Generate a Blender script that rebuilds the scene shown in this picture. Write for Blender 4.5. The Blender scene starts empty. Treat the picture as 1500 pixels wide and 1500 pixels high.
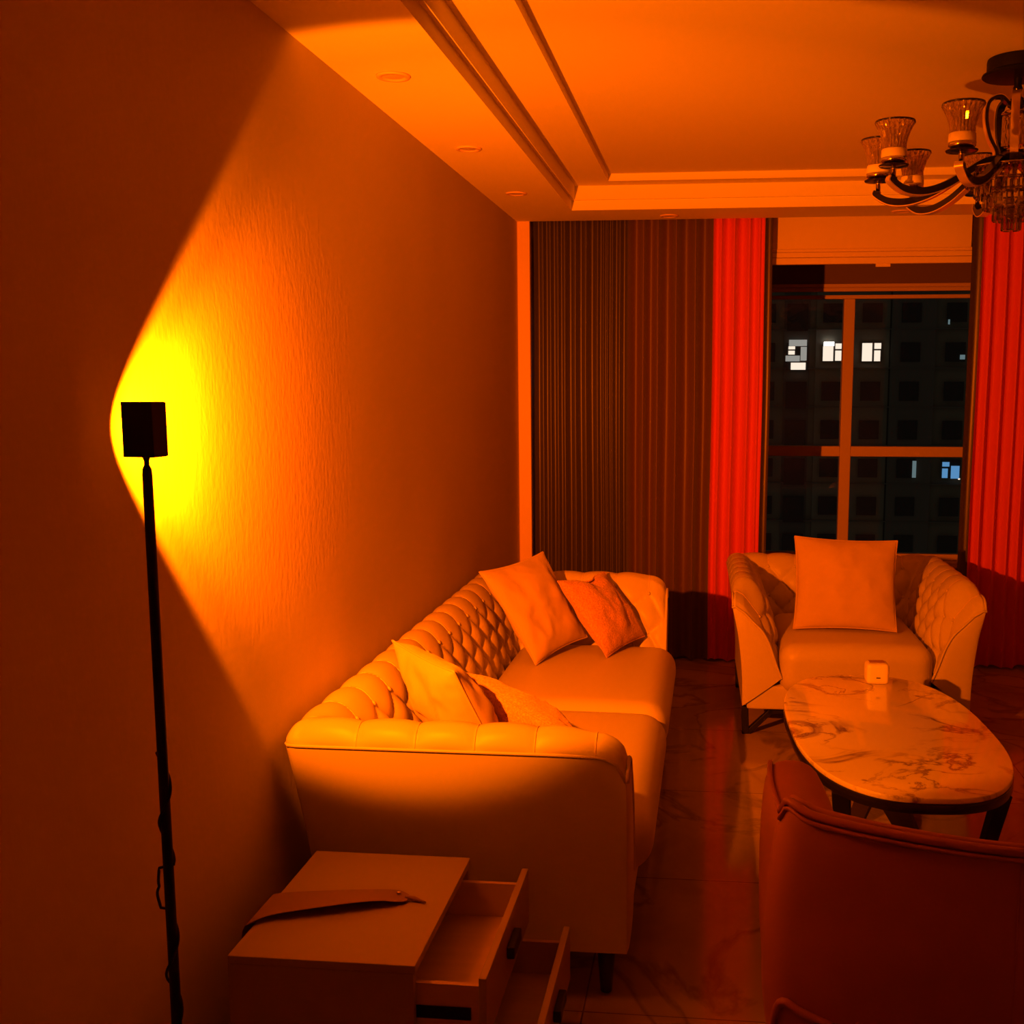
import bpy, bmesh, math, random
from mathutils import Vector, Matrix, noise
random.seed(7)
PI = math.pi
sc = bpy.context.scene
COL = sc.collection

# ------------------------------------------------------------------ camera
cam_d = bpy.data.cameras.new('camera')
cam = bpy.data.objects.new('camera', cam_d)
COL.objects.link(cam)
PPX, PPY, F = 870.0, 784.0, 1627.0
def cv(x, y): return Vector((x - PPX, -(y - PPY), -F))
dy = cv(1045, 563).normalized()
dz = -cv(866, 12780); dz = (dz - dz.dot(dy) * dy).normalized()
dx = dy.cross(dz)
cam.matrix_world = Matrix.Translation((0, 0, 1.6)) @ Matrix((dx, dy, dz)).to_4x4()
cam_d.sensor_fit = 'HORIZONTAL'
cam_d.sensor_width = 36.0
cam_d.lens = F / 1500 * 36.0
cam_d.shift_x = -(PPX - 750) / 1500
cam_d.shift_y = (PPY - 750) / 1500
cam_d.clip_start = 0.05
cam_d.clip_end = 400
sc.camera = cam

# ------------------------------------------------------------------ world, exposure
w = bpy.data.worlds.new('night_sky'); sc.world = w; w.use_nodes = True
bg = w.node_tree.nodes['Background']
bg.inputs[0].default_value = (0.95, 0.82, 0.60, 1)
bg.inputs[1].default_value = 0.022
sc.view_settings.view_transform = 'Standard'
sc.view_settings.look = 'None'
sc.view_settings.exposure = 0.16
sc.view_settings.gamma = 1.0
sc.view_settings.use_curve_mapping = False
sc.cycles.max_bounces = 10
sc.cycles.diffuse_bounces = 6
sc.cycles.glossy_bounces = 5
sc.cycles.transmission_bounces = 8
sc.cycles.sample_clamp_indirect = 6
sc.cycles.caustics_reflective = False
sc.cycles.caustics_refractive = False

# ------------------------------------------------------------------ the sunset lamp's light (leaves the lens of the floor lamp)
LENS = Vector((-1.026, 1.878, 1.524))
AIM = Vector((math.sin(math.radians(8.7)), math.cos(math.radians(8.7)), math.sin(math.radians(-3.2))))
sun_d = bpy.data.lights.new('sunset_projector_beam', 'SPOT')
sun_o = bpy.data.objects.new('sunset_projector_beam', sun_d); COL.objects.link(sun_o)
sun_o.location = LENS
sun_o.rotation_euler = (-AIM).to_track_quat('Z', 'Y').to_euler()
sun_d.energy = 800
sun_d.color = (1.0, 0.128, 0.0003)
sun_d.spot_size = math.radians(97.5)
sun_d.spot_blend = 0.10
sun_d.shadow_soft_size = 0.018
sun_d.use_nodes = True
nt = sun_d.node_tree
em = nt.nodes['Emission']
tc = nt.nodes.new('ShaderNodeTexCoord')
sp = nt.nodes.new('ShaderNodeSeparateXYZ')
ab = nt.nodes.new('ShaderNodeMath'); ab.operation = 'ABSOLUTE'
rp = nt.nodes.new('ShaderNodeValToRGB')
nt.links.new(tc.outputs['Normal'], sp.inputs[0])
nt.links.new(sp.outputs['Z'], ab.inputs[0])
nt.links.new(ab.outputs[0], rp.inputs[0])
els = rp.color_ramp.elements
els[0].position = 0.66; els[0].color = (0.20, 0.21, 0.20, 1)
els[1].position = 1.0; els[1].color = (0.85, 0.74, 0.85, 1)
e = els.new(0.76); e.color = (0.25, 0.26, 0.25, 1)
e = els.new(0.87); e.color = (0.58, 0.56, 0.58, 1)
nt.links.new(rp.outputs[0], em.inputs['Color'])

# ------------------------------------------------------------------ helpers
def tag(o, label=None, cat=None, group=None, kind=None):
    if label: o['label'] = label
    if cat: o['category'] = cat
    if group: o['group'] = group
    if kind: o['kind'] = kind
    return o
def thing(name, label, cat, loc=(0, 0, 0), rz=0, group=None):
    o = bpy.data.objects.new(name, None); COL.objects.link(o)
    o.location = loc; o.rotation_euler = (0, 0, rz); o.empty_display_size = 0.05
    return tag(o, label, cat, group)
def link(name, me, mat, parent=None, smooth=False):
    o = bpy.data.objects.new(name, me); COL.objects.link(o)
    if mat: me.materials.append(mat)
    if parent: o.parent = parent
    if smooth: me.polygons.foreach_set('use_smooth', [True] * len(me.polygons))
    return o
class MB:
    def __init__(s): s.v = []; s.f = []
    def add(s, vs, fs):
        n = len(s.v); s.v += [tuple(v) for v in vs]; s.f += [tuple(i + n for i in f) for f in fs]; return s
    def box(s, x0, x1, y0, y1, z0, z1, M=None):
        vs = [(x0, y0, z0), (x1, y0, z0), (x1, y1, z0), (x0, y1, z0), (x0, y0, z1), (x1, y0, z1), (x1, y1, z1), (x0, y1, z1)]
        if M: vs = [M @ Vector(v) for v in vs]
        return s.add(vs, [(0, 3, 2, 1), (4, 5, 6, 7), (0, 1, 5, 4), (1, 2, 6, 5), (2, 3, 7, 6), (3, 0, 4, 7)])
    def grid(s, rows, close_u=False, close_v=False):
        nr, nc = len(rows), len(rows[0]); vs = [p for r in rows for p in r]; fs = []
        for i in range(nr if close_v else nr - 1):
            for j in range(nc if close_u else nc - 1):
                a, b = i % nr, (i + 1) % nr; c, d = j % nc, (j + 1) % nc
                fs.append((a * nc + c, a * nc + d, b * nc + d, b * nc + c))
        return s.add(vs, fs)
    def tube(s, pts, r, n=8, caps=True):
        pts = [Vector(p) for p in pts]; rr = r if isinstance(r, (list, tuple)) else [r] * len(pts)
        rows = []; t0 = (pts[1] - pts[0]).normalized()
        nrm = t0.orthogonal().normalized()
        for i, p in enumerate(pts):
            t = (pts[min(i + 1, len(pts) - 1)] - pts[max(i - 1, 0)]).normalized()
            nrm = (nrm - nrm.dot(t) * t)
            nrm = nrm.normalized() if nrm.length > 1e-6 else t.orthogonal().normalized()
            b = t.cross(nrm)
            rows.append([p + rr[i] * (math.cos(2 * PI * k / n) * nrm + math.sin(2 * PI * k / n) * b) for k in range(n)])
        s.grid(rows, close_u=True)
        if caps:
            m = len(s.v); L = len(pts) * n
            s.f.append(tuple(m - L + k for k in range(n))[::-1]); s.f.append(tuple(m - n + k for k in range(n)))
        return s
    def lathe(s, prof, n=32, c=(0, 0, 0)):
        rows = [[(c[0] + r * math.cos(2 * PI * k / n), c[1] + r * math.sin(2 * PI * k / n), c[2] + z) for k in range(n)] for r, z in prof]
        s.grid(rows, close_u=True)
        m = len(s.v); L = len(prof) * n
        if prof[0][0] > 1e-4: s.f.append(tuple(m - L + k for k in range(n))[::-1])
        if prof[-1][0] > 1e-4: s.f.append(tuple(m - n + k for k in range(n)))
        return s
    def prism(s, poly, z0, z1):
        n = len(poly)
        vs = [(x, y, z0) for x, y in poly] + [(x, y, z1) for x, y in poly]
        return s.add(vs, [tuple(range(n))[::-1], tuple(range(n, 2 * n))] + [(i, (i + 1) % n, n + (i + 1) % n, n + i) for i in range(n)])
    def mesh(s, name, bevel=0, seg=2, ang=0.5):
        me = bpy.data.meshes.new(name); me.from_pydata(s.v, [], s.f)
        bm = bmesh.new(); bm.from_mesh(me)
        bmesh.ops.remove_doubles(bm, verts=bm.verts, dist=1e-5)
        bmesh.ops.recalc_face_normals(bm, faces=bm.faces)
        if bevel:
            ed = [e for e in bm.edges if len(e.link_faces) == 2 and e.calc_face_angle(0) > ang]
            bmesh.ops.bevel(bm, geom=ed, offset=bevel, segments=seg, affect='EDGES', profile=0.5)
        bm.to_mesh(me); bm.free(); return me
    def build(s, name, mat, parent=None, smooth=False, bevel=0, seg=2, sharp=None):
        me = s.mesh(name, bevel, seg)
        o = link(name, me, mat, parent, smooth)
        if sharp is not None:
            me.polygons.foreach_set('use_smooth', [True] * len(me.polygons))
            me.set_sharp_from_angle(angle=sharp)
        return o
def catmull(pts, n=8):
    pts = [Vector(p) for p in pts]; out = []
    for i in range(len(pts) - 1):
        p0 = pts[max(i - 1, 0)]; p1 = pts[i]; p2 = pts[i + 1]; p3 = pts[min(i + 2, len(pts) - 1)]
        for k in range(n):
            t = k / n
            out.append(0.5 * ((2 * p1) + (p2 - p0) * t + (2 * p0 - 5 * p1 + 4 * p2 - p3) * t * t + (3 * p1 - p0 - 3 * p2 + p3) * t ** 3))
    out.append(pts[-1]); return out
def rounded(name, x0, x1, y0, y1, z0, z1, r, mat, parent, puff=0.0, n=14, wr=0.0):
    """soft upholstered block: rounded box with a crowned top"""
    mb = MB(); c = Vector(((x0 + x1) / 2, (y0 + y1) / 2, (z0 + z1) / 2)); h = Vector(((x1 - x0) / 2, (y1 - y0) / 2, (z1 - z0) / 2))
    r = min(r, *[q * 0.98 for q in h]); inner = h - Vector((r, r, r))
    def m(q):
        # concentrate samples at the rounded rim
        p = Vector([max(-1, min(1, a)) * b for a, b in zip(q, h)])
        k = Vector([max(-i, min(i, a)) for a, i in zip(p, inner)])
        d = p - k
        p = k + (d.normalized() * r if d.length > 1e-9 else d)
        if puff:
            e = max(0, 1 - (p.x / h.x) ** 2) * max(0, 1 - (p.y / h.y) ** 2)
            p.z += puff * e ** 0.6 * (1 if p.z > 0 else -0.2)
        if wr: p += Vector((0, 0, 1)) * wr * noise.noise((p + c) * 7)
        return c + p
    def sp(t): return math.copysign(abs(t) ** 0.75, t) if False else math.sin(t * PI / 2) * 0.5 + t * 0.5
    N = 2 * n
    ts = [sp(-1 + 2 * i / N) for i in range(N + 1)]
    for ax in range(3):
        for sg in (-1, 1):
            rows = []
            for a in ts:
                row = []
                for b in ts:
                    q = [0, 0, 0]; q[ax] = sg; q[(ax + 1) % 3] = a; q[(ax + 2) % 3] = b
                    row.append(m(q))
                rows.append(row)
            mb.grid(rows)
    return mb.build(name, mat, parent, smooth=True)

# ------------------------------------------------------------------ materials
def M_(name, col, rough=0.5, metal=0.0, spec=0.5, sheen=0.0, emit=None, es=0, trans=0, ior=1.45, coat=0):
    m = bpy.data.materials.new(name); m.use_nodes = True
    b = m.node_tree.nodes['Principled BSDF']
    b.inputs['Base Color'].default_value = (*col, 1); b.inputs['Roughness'].default_value = rough
    b.inputs['Metallic'].default_value = metal; b.inputs['Specular IOR Level'].default_value = spec
    b.inputs['Sheen Weight'].default_value = sheen
    b.inputs['Transmission Weight'].default_value = trans; b.inputs['IOR'].default_value = ior
    b.inputs['Coat Weight'].default_value = coat
    if emit: b.inputs['Emission Color'].default_value = (*emit, 1); b.inputs['Emission Strength'].default_value = es
    return m
def coords(nt, sx=1, sy=1, sz=1):
    t = nt.nodes.new('ShaderNodeTexCoord'); mp = nt.nodes.new('ShaderNodeMapping'); mp.inputs['Scale'].default_value = (sx, sy, sz)
    nt.links.new(t.outputs['Object'], mp.inputs[0]); return mp.outputs[0]
def bump(m, scale, strength, dist=0.002, stretch=(1, 1, 1), detail=4, kind='noise'):
    nt = m.node_tree; b = nt.nodes['Principled BSDF']; c = coords(nt, *stretch)
    if kind == 'noise':
        n = nt.nodes.new('ShaderNodeTexNoise'); n.inputs['Scale'].default_value = scale; n.inputs['Detail'].default_value = detail; o = n.outputs[0]
    else:
        n = nt.nodes.new('ShaderNodeTexVoronoi'); n.inputs['Scale'].default_value = scale; o = n.outputs['Distance']
    nt.links.new(c, n.inputs['Vector'])
    bp = nt.nodes.new('ShaderNodeBump'); bp.inputs['Strength'].default_value = strength; bp.inputs['Distance'].default_value = dist
    nt.links.new(o, bp.inputs['Height']); nt.links.new(bp.outputs[0], b.inputs['Normal'])
    return m
def mottle(m, scale, c1, c2, lo=0.35, hi=0.65, stretch=(1, 1, 1), detail=5):
    nt = m.node_tree; b = nt.nodes['Principled BSDF']; c = coords(nt, *stretch)
    n = nt.nodes.new('ShaderNodeTexNoise'); n.inputs['Scale'].default_value = scale; n.inputs['Detail'].default_value = detail
    nt.links.new(c, n.inputs['Vector'])
    r = nt.nodes.new('ShaderNodeValToRGB'); r.color_ramp.elements[0].position = lo; r.color_ramp.elements[1].position = hi
    r.color_ramp.elements[0].color = (*c1, 1); r.color_ramp.elements[1].color = (*c2, 1)
    nt.links.new(n.outputs[0], r.inputs[0]); nt.links.new(r.outputs[0], b.inputs['Base Color']); return m

plaster = mottle(M_('plaster', (0.72, 0.66, 0.52), 0.75, spec=0.25), 1.5, (0.61, 0.54, 0.43), (0.65, 0.58, 0.46))
bump(plaster, 34, 0.13, 0.006, (1, 2.0, 1.0), 6)
ceil_m = bump(M_('ceiling_paint', (0.88, 0.86, 0.76), 0.8, spec=0.2), 60, 0.08, 0.001)
trim_m = M_('gloss_trim', (0.82, 0.60, 0.44), 0.45)
dark_room = M_('far_wall_paint', (0.88, 0.80, 0.66), 0.8)
leather = bump(M_('cream_leather', (0.56, 0.51, 0.34), 0.42, spec=0.4), 260, 0.12, 0.001)
seam_m = M_('cream_stitching', (0.72, 0.56, 0.40), 0.6)
rust = bump(mottle(M_('rust_leather', (0.30, 0.10, 0.06), 0.48, spec=0.4), 3, (0.38, 0.13, 0.06), (0.45, 0.16, 0.08)), 120, 0.2, 0.001)
rust_p = M_('rust_piping', (0.38, 0.12, 0.075), 0.42)
linen = bump(M_('plain_linen', (0.56, 0.43, 0.28), 0.85, spec=0.2, sheen=0.2), 420, 0.4, 0.0015)
boucle = bump(mottle(M_('textured_weave', (0.7, 0.4, 0.2), 0.9, spec=0.15, sheen=0.3), 150, (0.46, 0.23, 0.13), (0.66, 0.38, 0.23), 0.35, 0.65), 130, 0.8, 0.004)
blackm = M_('black_metal', (0.008, 0.006, 0.006), 0.55, spec=0.3)
blackg = M_('black_gloss', (0.015, 0.012, 0.012), 0.12, spec=0.7)
darkwood = M_('dark_wood', (0.035, 0.02, 0.015), 0.4)
chrome = M_('bronze_chrome', (0.75, 0.66, 0.58), 0.12, metal=1.0)
cabinet_m = bump(M_('painted_board', (0.40, 0.33, 0.26), 0.5, spec=0.3), 90, 0.05, 0.001)
drawer_in = mottle(M_('drawer_lining', (0.62, 0.48, 0.34), 0.45), 3, (0.60, 0.46, 0.32), (0.68, 0.52, 0.38), stretch=(1, 9, 1))
handle_m = M_('dark_handle', (0.02, 0.015, 0.015), 0.4)
strap_m = bump(M_('brown_strap_leather', (0.28, 0.17, 0.10), 0.6), 160, 0.3, 0.001)
white_pl = M_('white_plastic', (0.85, 0.82, 0.74), 0.3)
cur_char = bump(M_('charcoal_satin', (0.038, 0.028, 0.024), 0.40, spec=0.9, sheen=0.22), 300, 0.15, 0.001, (1, 1, 0.3))
cur_brown = bump(M_('brown_satin', (0.105, 0.055, 0.036), 0.48, spec=0.6, sheen=0.25), 300, 0.2, 0.001, (1, 1, 0.4))
cur_red = bump(M_('red_velvet', (0.66, 0.072, 0.05), 0.6, spec=0.3, sheen=0.22), 300, 0.3, 0.001, (1, 1, 0.4))
blind_m = M_('blind_fabric', (0.75, 0.66, 0.5), 0.8, spec=0.2)
blind2_m = M_('brown_blind_fabric', (0.17, 0.12, 0.09), 0.8, spec=0.2)
frame_m = M_('window_frame_paint', (0.62, 0.50, 0.40), 0.5)
glass_m = M_('window_glass', (1, 1, 1), 0.0, trans=1.0, ior=1.35)
def cutglass(name, col, rough=0.02):
    m = M_(name, col, rough, trans=1.0, ior=1.5, spec=0.8); return m
crystal_m = cutglass('smoky_crystal', (0.50, 0.44, 0.38))
cup_m = bump(M_('cut_glass', (0.92, 0.72, 0.46), 0.03, trans=0.84, ior=1.6, spec=1.0, coat=0.6), 90, 0.9, 0.004, (1, 1, 0.5), 1, 'vor')
lampshade_m = M_('frosted_sleeve', (0.85, 0.75, 0.58), 0.5)

# floor: polished beige marble tiles
floor_m = M_('marble_tile', (0.4, 0.3, 0.2), 0.10, spec=0.55)
nt = floor_m.node_tree; b = nt.nodes['Principled BSDF']; c = coords(nt)
n1 = nt.nodes.new('ShaderNodeTexNoise'); n1.inputs['Scale'].default_value = 1.6; n1.inputs['Detail'].default_value = 8; n1.inputs['Distortion'].default_value = 1.2
nt.links.new(c, n1.inputs['Vector'])
r1 = nt.nodes.new('ShaderNodeValToRGB')
for k, (p, q) in enumerate([(0.30, (0.26, 0.19, 0.13)), (0.47, (0.33, 0.25, 0.17)), (0.50, (0.20, 0.14, 0.10)), (0.53, (0.36, 0.27, 0.18)), (0.72, (0.42, 0.32, 0.22))]):
    el = r1.color_ramp.elements[k] if k < 2 else r1.color_ramp.elements.new(p)
    el.position = p; el.color = (*q, 1)
nt.links.new(n1.outputs[0], r1.inputs[0])
bk = nt.nodes.new('ShaderNodeTexBrick'); bk.offset = 0.0
bk.inputs['Scale'].default_value = 1.0; bk.inputs['Mortar Size'].default_value = 0.0022; bk.inputs['Mortar Smooth'].default_value = 0.0
bk.inputs['Brick Width'].default_value = 0.8; bk.inputs['Row Height'].default_value = 0.8
bk.inputs['Color1'].default_value = (1, 1, 1, 1); bk.inputs['Color2'].default_value = (0.9, 0.9, 0.9, 1); bk.inputs['Mortar'].default_value = (0.3, 0.25, 0.2, 1)
mp = nt.nodes.new('ShaderNodeMapping'); mp.inputs['Location'].default_value = (0.31, 0.55, 0)
nt.links.new(c, mp.inputs[0]); nt.links.new(mp.outputs[0], bk.inputs['Vector'])
mx = nt.nodes.new('ShaderNodeMix'); mx.data_type = 'RGBA'; mx.blend_type = 'MULTIPLY'; mx.inputs[0].default_value = 1
nt.links.new(r1.outputs[0], mx.inputs[6]); nt.links.new(bk.outputs['Color'], mx.inputs[7])
nt.links.new(mx.outputs[2], b.inputs['Base Color'])

# white marble with brown veins
marble = M_('veined_marble', (0.8, 0.7, 0.55), 0.06, spec=0.5, coat=0.3)
nt = marble.node_tree; b = nt.nodes['Principled BSDF']; c = coords(nt)
def vein(scale, dist, wid, seed):
    mp = nt.nodes.new('ShaderNodeMapping'); mp.inputs['Location'].default_value = (seed, seed * 1.7, 0); mp.inputs['Scale'].default_value = (1.0, 1.25, 1)
    nt.links.new(c, mp.inputs[0])
    n = nt.nodes.new('ShaderNodeTexNoise'); n.inputs['Scale'].default_value = scale; n.inputs['Detail'].default_value = 7; n.inputs['Distortion'].default_value = dist
    n.inputs['Roughness'].default_value = 0.55
    nt.links.new(mp.outputs[0], n.inputs['Vector'])
    s1 = nt.nodes.new('ShaderNodeMath'); s1.operation = 'SUBTRACT'; s1.inputs[1].default_value = 0.5
    s2 = nt.nodes.new('ShaderNodeMath'); s2.operation = 'ABSOLUTE'
    s3 = nt.nodes.new('ShaderNodeMapRange'); s3.inputs[1].default_value = 0; s3.inputs[2].default_value = wid; s3.inputs[3].default_value = 1; s3.inputs[4].default_value = 0
    nt.links.new(n.outputs[0], s1.inputs[0]); nt.links.new(s1.outputs[0], s2.inputs[0]); nt.links.new(s2.outputs[0], s3.inputs[0])
    return s3.outputs[0]
v1 = vein(1.9, 0.9, 0.022, 3.3); v2 = vein(3.6, 0.7, 0.022, 8.1)
nm = nt.nodes.new('ShaderNodeTexNoise'); nm.inputs['Scale'].default_value = 3.2; nt.links.new(c, nm.inputs['Vector'])
mr = nt.nodes.new('ShaderNodeMapRange'); mr.inputs[1].default_value = 0.42; mr.inputs[2].default_value = 0.60
nt.links.new(nm.outputs[0], mr.inputs[0])
mu = nt.nodes.new('ShaderNodeMath'); mu.operation = 'MULTIPLY'; nt.links.new(v2, mu.inputs[0]); nt.links.new(mr.outputs[0], mu.inputs[1])
mr2 = nt.nodes.new('ShaderNodeMapRange'); mr2.inputs[1].default_value = 0.36; mr2.inputs[2].default_value = 0.52
nt.links.new(nm.outputs[0], mr2.inputs[0])
mu2 = nt.nodes.new('ShaderNodeMath'); mu2.operation = 'MULTIPLY'; nt.links.new(v1, mu2.inputs[0]); nt.links.new(mr2.outputs[0], mu2.inputs[1])
ma = nt.nodes.new('ShaderNodeMath'); ma.operation = 'MAXIMUM'; nt.links.new(mu2.outputs[0], ma.inputs[0]); nt.links.new(mu.outputs[0], ma.inputs[1])
mx = nt.nodes.new('ShaderNodeMix'); mx.data_type = 'RGBA'
mx.inputs[6].default_value = (0.92, 0.87, 0.66, 1); mx.inputs[7].default_value = (0.26, 0.17, 0.11, 1)
nt.links.new(ma.outputs[0], mx.inputs[0]); nt.links.new(mx.outputs[2], b.inputs['Base Color'])

# ------------------------------------------------------------------ the room
XL, XR, YN, YE, ZC = -1.105, 3.10, -0.9, 6.30, 2.50
YW = 7.80                      # plane of the balcony glazing
def struct(mb, name, mat, label=None, **k):
    o = mb.build(name, mat, **k); tag(o, label, None, None, 'structure'); return o
struct(MB().box(XL - 0.2, XR + 0.2, YN - 0.2, YW + 0.2, -0.2, 0.0), 'floor', floor_m)
struct(MB().box(XL - 0.2, XL, YN - 0.2, YW + 0.2, 0.0, 2.9), 'wall_left', plaster)
struct(MB().box(XR, XR + 0.2, YN - 0.2, YW + 0.2, 0.0, 2.9), 'wall_right', dark_room)
struct(MB().box(XL, XR, YN - 0.2, YN, 0.0, 2.9), 'wall_near', dark_room)
# dropped ceiling with a stepped tray
cb = MB()
def ring(mb, x0, x1, y0, y1, hx0, hx1, hy0, hy1, z0, z1):
    mb.box(x0, hx0, y0, y1, z0, z1); mb.box(hx1, x1, y0, y1, z0, z1)
    mb.box(hx0, hx1, y0, hy0, z0, z1); mb.box(hx0, hx1, hy1, y1, z0, z1)
HX0, HX1, HY0, HY1 = -0.75, 2.72, 1.95, 5.935
ring(cb, XL, XR, YN, YE, HX0, HX1, HY0, HY1, ZC, 2.55)
ring(cb, XL, XR, YN, YE, HX0 + .018, HX1 - .018, HY0 + .018, HY1 - .018, 2.55, 2.62)
ring(cb, XL, XR, YN, YE, -0.545, 2.52, 2.15, 5.79, 2.62, 2.655)
cb.box(XL, XR, YN, YE, 2.655, 2.9)
cb.box(XL, XR, YE, YE + 0.22, 2.72, 2.9)
struct(cb, 'ceiling', ceil_m)
# fine shadow gap at the foot of the tray's sides
# curtain pocket nib at the corner, balcony shell behind
struct(MB().box(XL, XL + 0.072, YE + 0.001, YE + 0.14, 0.0, 2.72), 'trim_1', trim_m, bevel=0.004)
hw = MB(); hw.box(XL, XR, YE + 0.22, YE + 0.32, 2.44, 2.9); struct(hw, 'wall_far', plaster)
bc = MB(); bc.box(XL, XR, YE + 0.32, YW + 0.2, 2.52, 2.9); struct(bc, 'ceiling', ceil_m)
pw = MB(); pw.box(XL, XR, YW - 0.02, YW + 0.14, 0.0, 0.36); struct(pw, 'wall_parapet', plaster)
struct(MB().box(XL, XR, YW - 0.12, YW + 0.14, 0.36, 0.395), 'trim_2', trim_m, bevel=0.004)
# glazing
win = bpy.data.objects.new('window_1', None); COL.objects.link(win); tag(win, None, None, None, 'structure')
win.location = (0.9, YW, 0.395)
WI = Matrix.Translation((-0.9, -YW, -0.395))
def wpart(mb, name, mat, **k):
    o = mb.build(name, mat, win, **k); o.data.transform(WI); return o
fr = MB()
fr.box(XL, XR, YW - 0.03, YW + 0.05, 0.395, 0.44); fr.box(XL, XR, YW - 0.03, YW + 0.05, 2.40, 2.52)
wpart(fr, 'outer_frame', frame_m, bevel=0.004)
for x in (-0.34, 0.905, 2.15):
    wpart(MB().box(x - 0.037, x + 0.037, YW - 0.045, YW + 0.04, 0.44, 2.17), 'mullion', frame_m, bevel=0.005)
for x0, x1 in ((XL, -0.377), (-0.303, 0.868), (0.942, 2.113), (2.187, XR)):
    wpart(MB().box(x0, x1, YW - 0.04, YW + 0.04, 1.11, 1.18), 'transom', frame_m, bevel=0.005)
wpart(MB().box(XL, XR, YW - 0.05, YW + 0.04, 2.17, 2.195), 'head_rail', frame_m, bevel=0.004)
for x0, x1 in ((XL, -0.377), (-0.303, 0.868), (0.942, 2.113), (2.187, XR)):
    wpart(MB().box(x0, x1, YW + 0.00, YW + 0.008, 0.44, 1.11), 'window_pane', glass_m)
    wpart(MB().box(x0, x1, YW + 0.00, YW + 0.008, 1.18, 2.17), 'window_pane', glass_m)
wpart(MB().box(XL, XR, YW + 0.00, YW + 0.008, 2.195, 2.40), 'window_pane', glass_m)

# roller blind at the glazing
b2 = thing('roller_blind', 'brown roller blind rolled most of the way up at the balcony window', 'blind', (0.9, YW - 0.09, 2.2))
def at(o, me, loc): me.transform(Matrix.Translation(-Vector(loc))); return me
def part(mb, name, mat, root, **k):
    o = mb.build(name, mat, root, **k); o.data.transform(Matrix.Translation(-root.location)); return o
part(MB().box(XL + .02, XR - .02, YW - 0.085, YW - 0.079, 2.265, 2.515), 'blind_fabric', blind2_m, b2)
part(MB().box(XL + .02, XR - .02, YW - 0.095, YW - 0.068, 2.243, 2.265).box(XL + .02, XR - .02, YW - 0.10, YW - 0.063, 2.215, 2.238).box(XL + .02, XR - .02, YW - 0.09, YW - 0.075, 2.238, 2.243), 'bottom_rail', frame_m, b2, bevel=0.003)

# window blind between the curtains
b1 = thing('window_blind', 'pale blind with a ridged hem and small pull tab hanging between the curtains', 'blind', (0.86, 6.44, 2.26))
part(MB().box(0.318, 1.396, 6.437, 6.443, 2.345, 2.71), 'blind_fabric', blind_m, b1)
hm = MB()
for k, (z0, z1, t) in enumerate([(2.330, 2.347, .012), (2.300, 2.328, .016), (2.262, 2.298, .020)]):
    hm.box(0.310, 1.402, 6.44 - t, 6.44 + t * .6, z0, z1)
hm.box(0.312, 1.4, 6.436, 6.444, 2.262, 2.347)
part(hm, 'hem_rail', blind_m, b1, bevel=0.004)
part(MB().box(0.885, 0.965, 6.425, 6.445, 2.245, 2.266), 'pull_tab', blind_m, b1, bevel=0.003)

# ------------------------------------------------------------------ curtains
def px2x(p): return -1.02 + (p - 782) * 0.003822
def px2r(p): return px2x(p) - 0.045
def curtain_part(name, mat, root, ridges, amp, ph, z0=0.012, z1=2.70, yc=6.365):
    """cloth hanging in folds that peak toward the room at each ridge"""
    cols = []
    for a, b_ in zip(ridges[:-1], ridges[1:]):
        n = max(8, int((b_ - a) / 0.006))
        for k in range(n): cols.append((a + (b_ - a) * k / n, k / n, b_ - a))
    cols.append((ridges[-1], 0.0, ridges[-1] - ridges[-2]))
    rows = []; nz = 40
    for i in range(nz + 1):
        t = i / nz; z = z0 + (z1 - z0) * t; row = []
        spread = 1.0 + 0.10 * (1 - t)
        for x, f, wd in cols:
            d = min(amp, 0.75 * wd) * spread
            prof = math.sin(PI * f) ** 0.85
            y = yc - 0.035 + d * prof * (0.86 + 0.25 * noise.noise(Vector((x * 5, t * 1.5, ph))))
            xx = x + 0.010 * noise.noise(Vector((x * 3, t * 2.2, ph + 5))) * (1 - t * 0.6)
            y += 0.012 * noise.noise(Vector((x * 2, t * 2.0, ph + 9)))
            row.append((xx - 0, y, z + (0.006 * math.sin(x * 31 + ph) if i == 0 else 0)))
        rows.append(row)
    back = [[(x, y + 0.004, z) for x, y, z in r] for r in rows]
    mb = MB(); mb.grid(rows); mb.grid(back)
    nc = len(cols)
    o = mb.build(name, mat, root, smooth=True); o.data.transform(Matrix.Translation(-root.location)); return o
cl = thing('curtain', 'floor-length curtain left of the window, charcoal and brown with a red edge', 'curtain', (-0.35, 6.37, 0))
R1 = [px2x(p) for p in (783, 796, 807, 818, 828, 844, 860, 878, 887, 893, 900, 911, 923)]
R2 = [px2x(p) for p in (923, 945, 966, 993, 1021, 1046)]
R3 = [px2x(p) for p in (1046, 1057, 1076, 1098, 1113, 1120)]
R4 = [px2x(p) for p in (1120, 1131)]
curtain_part('charcoal_panel', cur_char, cl, R1, 0.050, 1.0)
curtain_part('brown_panel', cur_brown, cl, R2, 0.070, 1.0)
curtain_part('red_panel', cur_red, cl, R3, 0.075, 1.0)
curtain_part('shaded_fold_edge', cur_char, cl, R4, 0.010, 1.0)  # charcoal here is painted shade on the fold turning back
cr = thing('curtain', 'red floor-length curtain right of the window, behind the chandelier', 'curtain', (2.2, 6.37, 0))
q = [1435, 1450, 1470, 1490, 1506, 1530, 1548, 1572, 1590, 1612, 1640, 1655, 1680, 1702, 1726, 1745, 1770, 1790, 1812, 1834]
curtain_part('shaded_fold_edge', cur_char, cr, [px2r(1421), px2r(1435)], 0.012, 3.0)  # dark strip paints the shade on the inner fold
curtain_part('red_panel', cur_red, cr, [px2r(p) for p in q], 0.080, 3.0)

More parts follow.
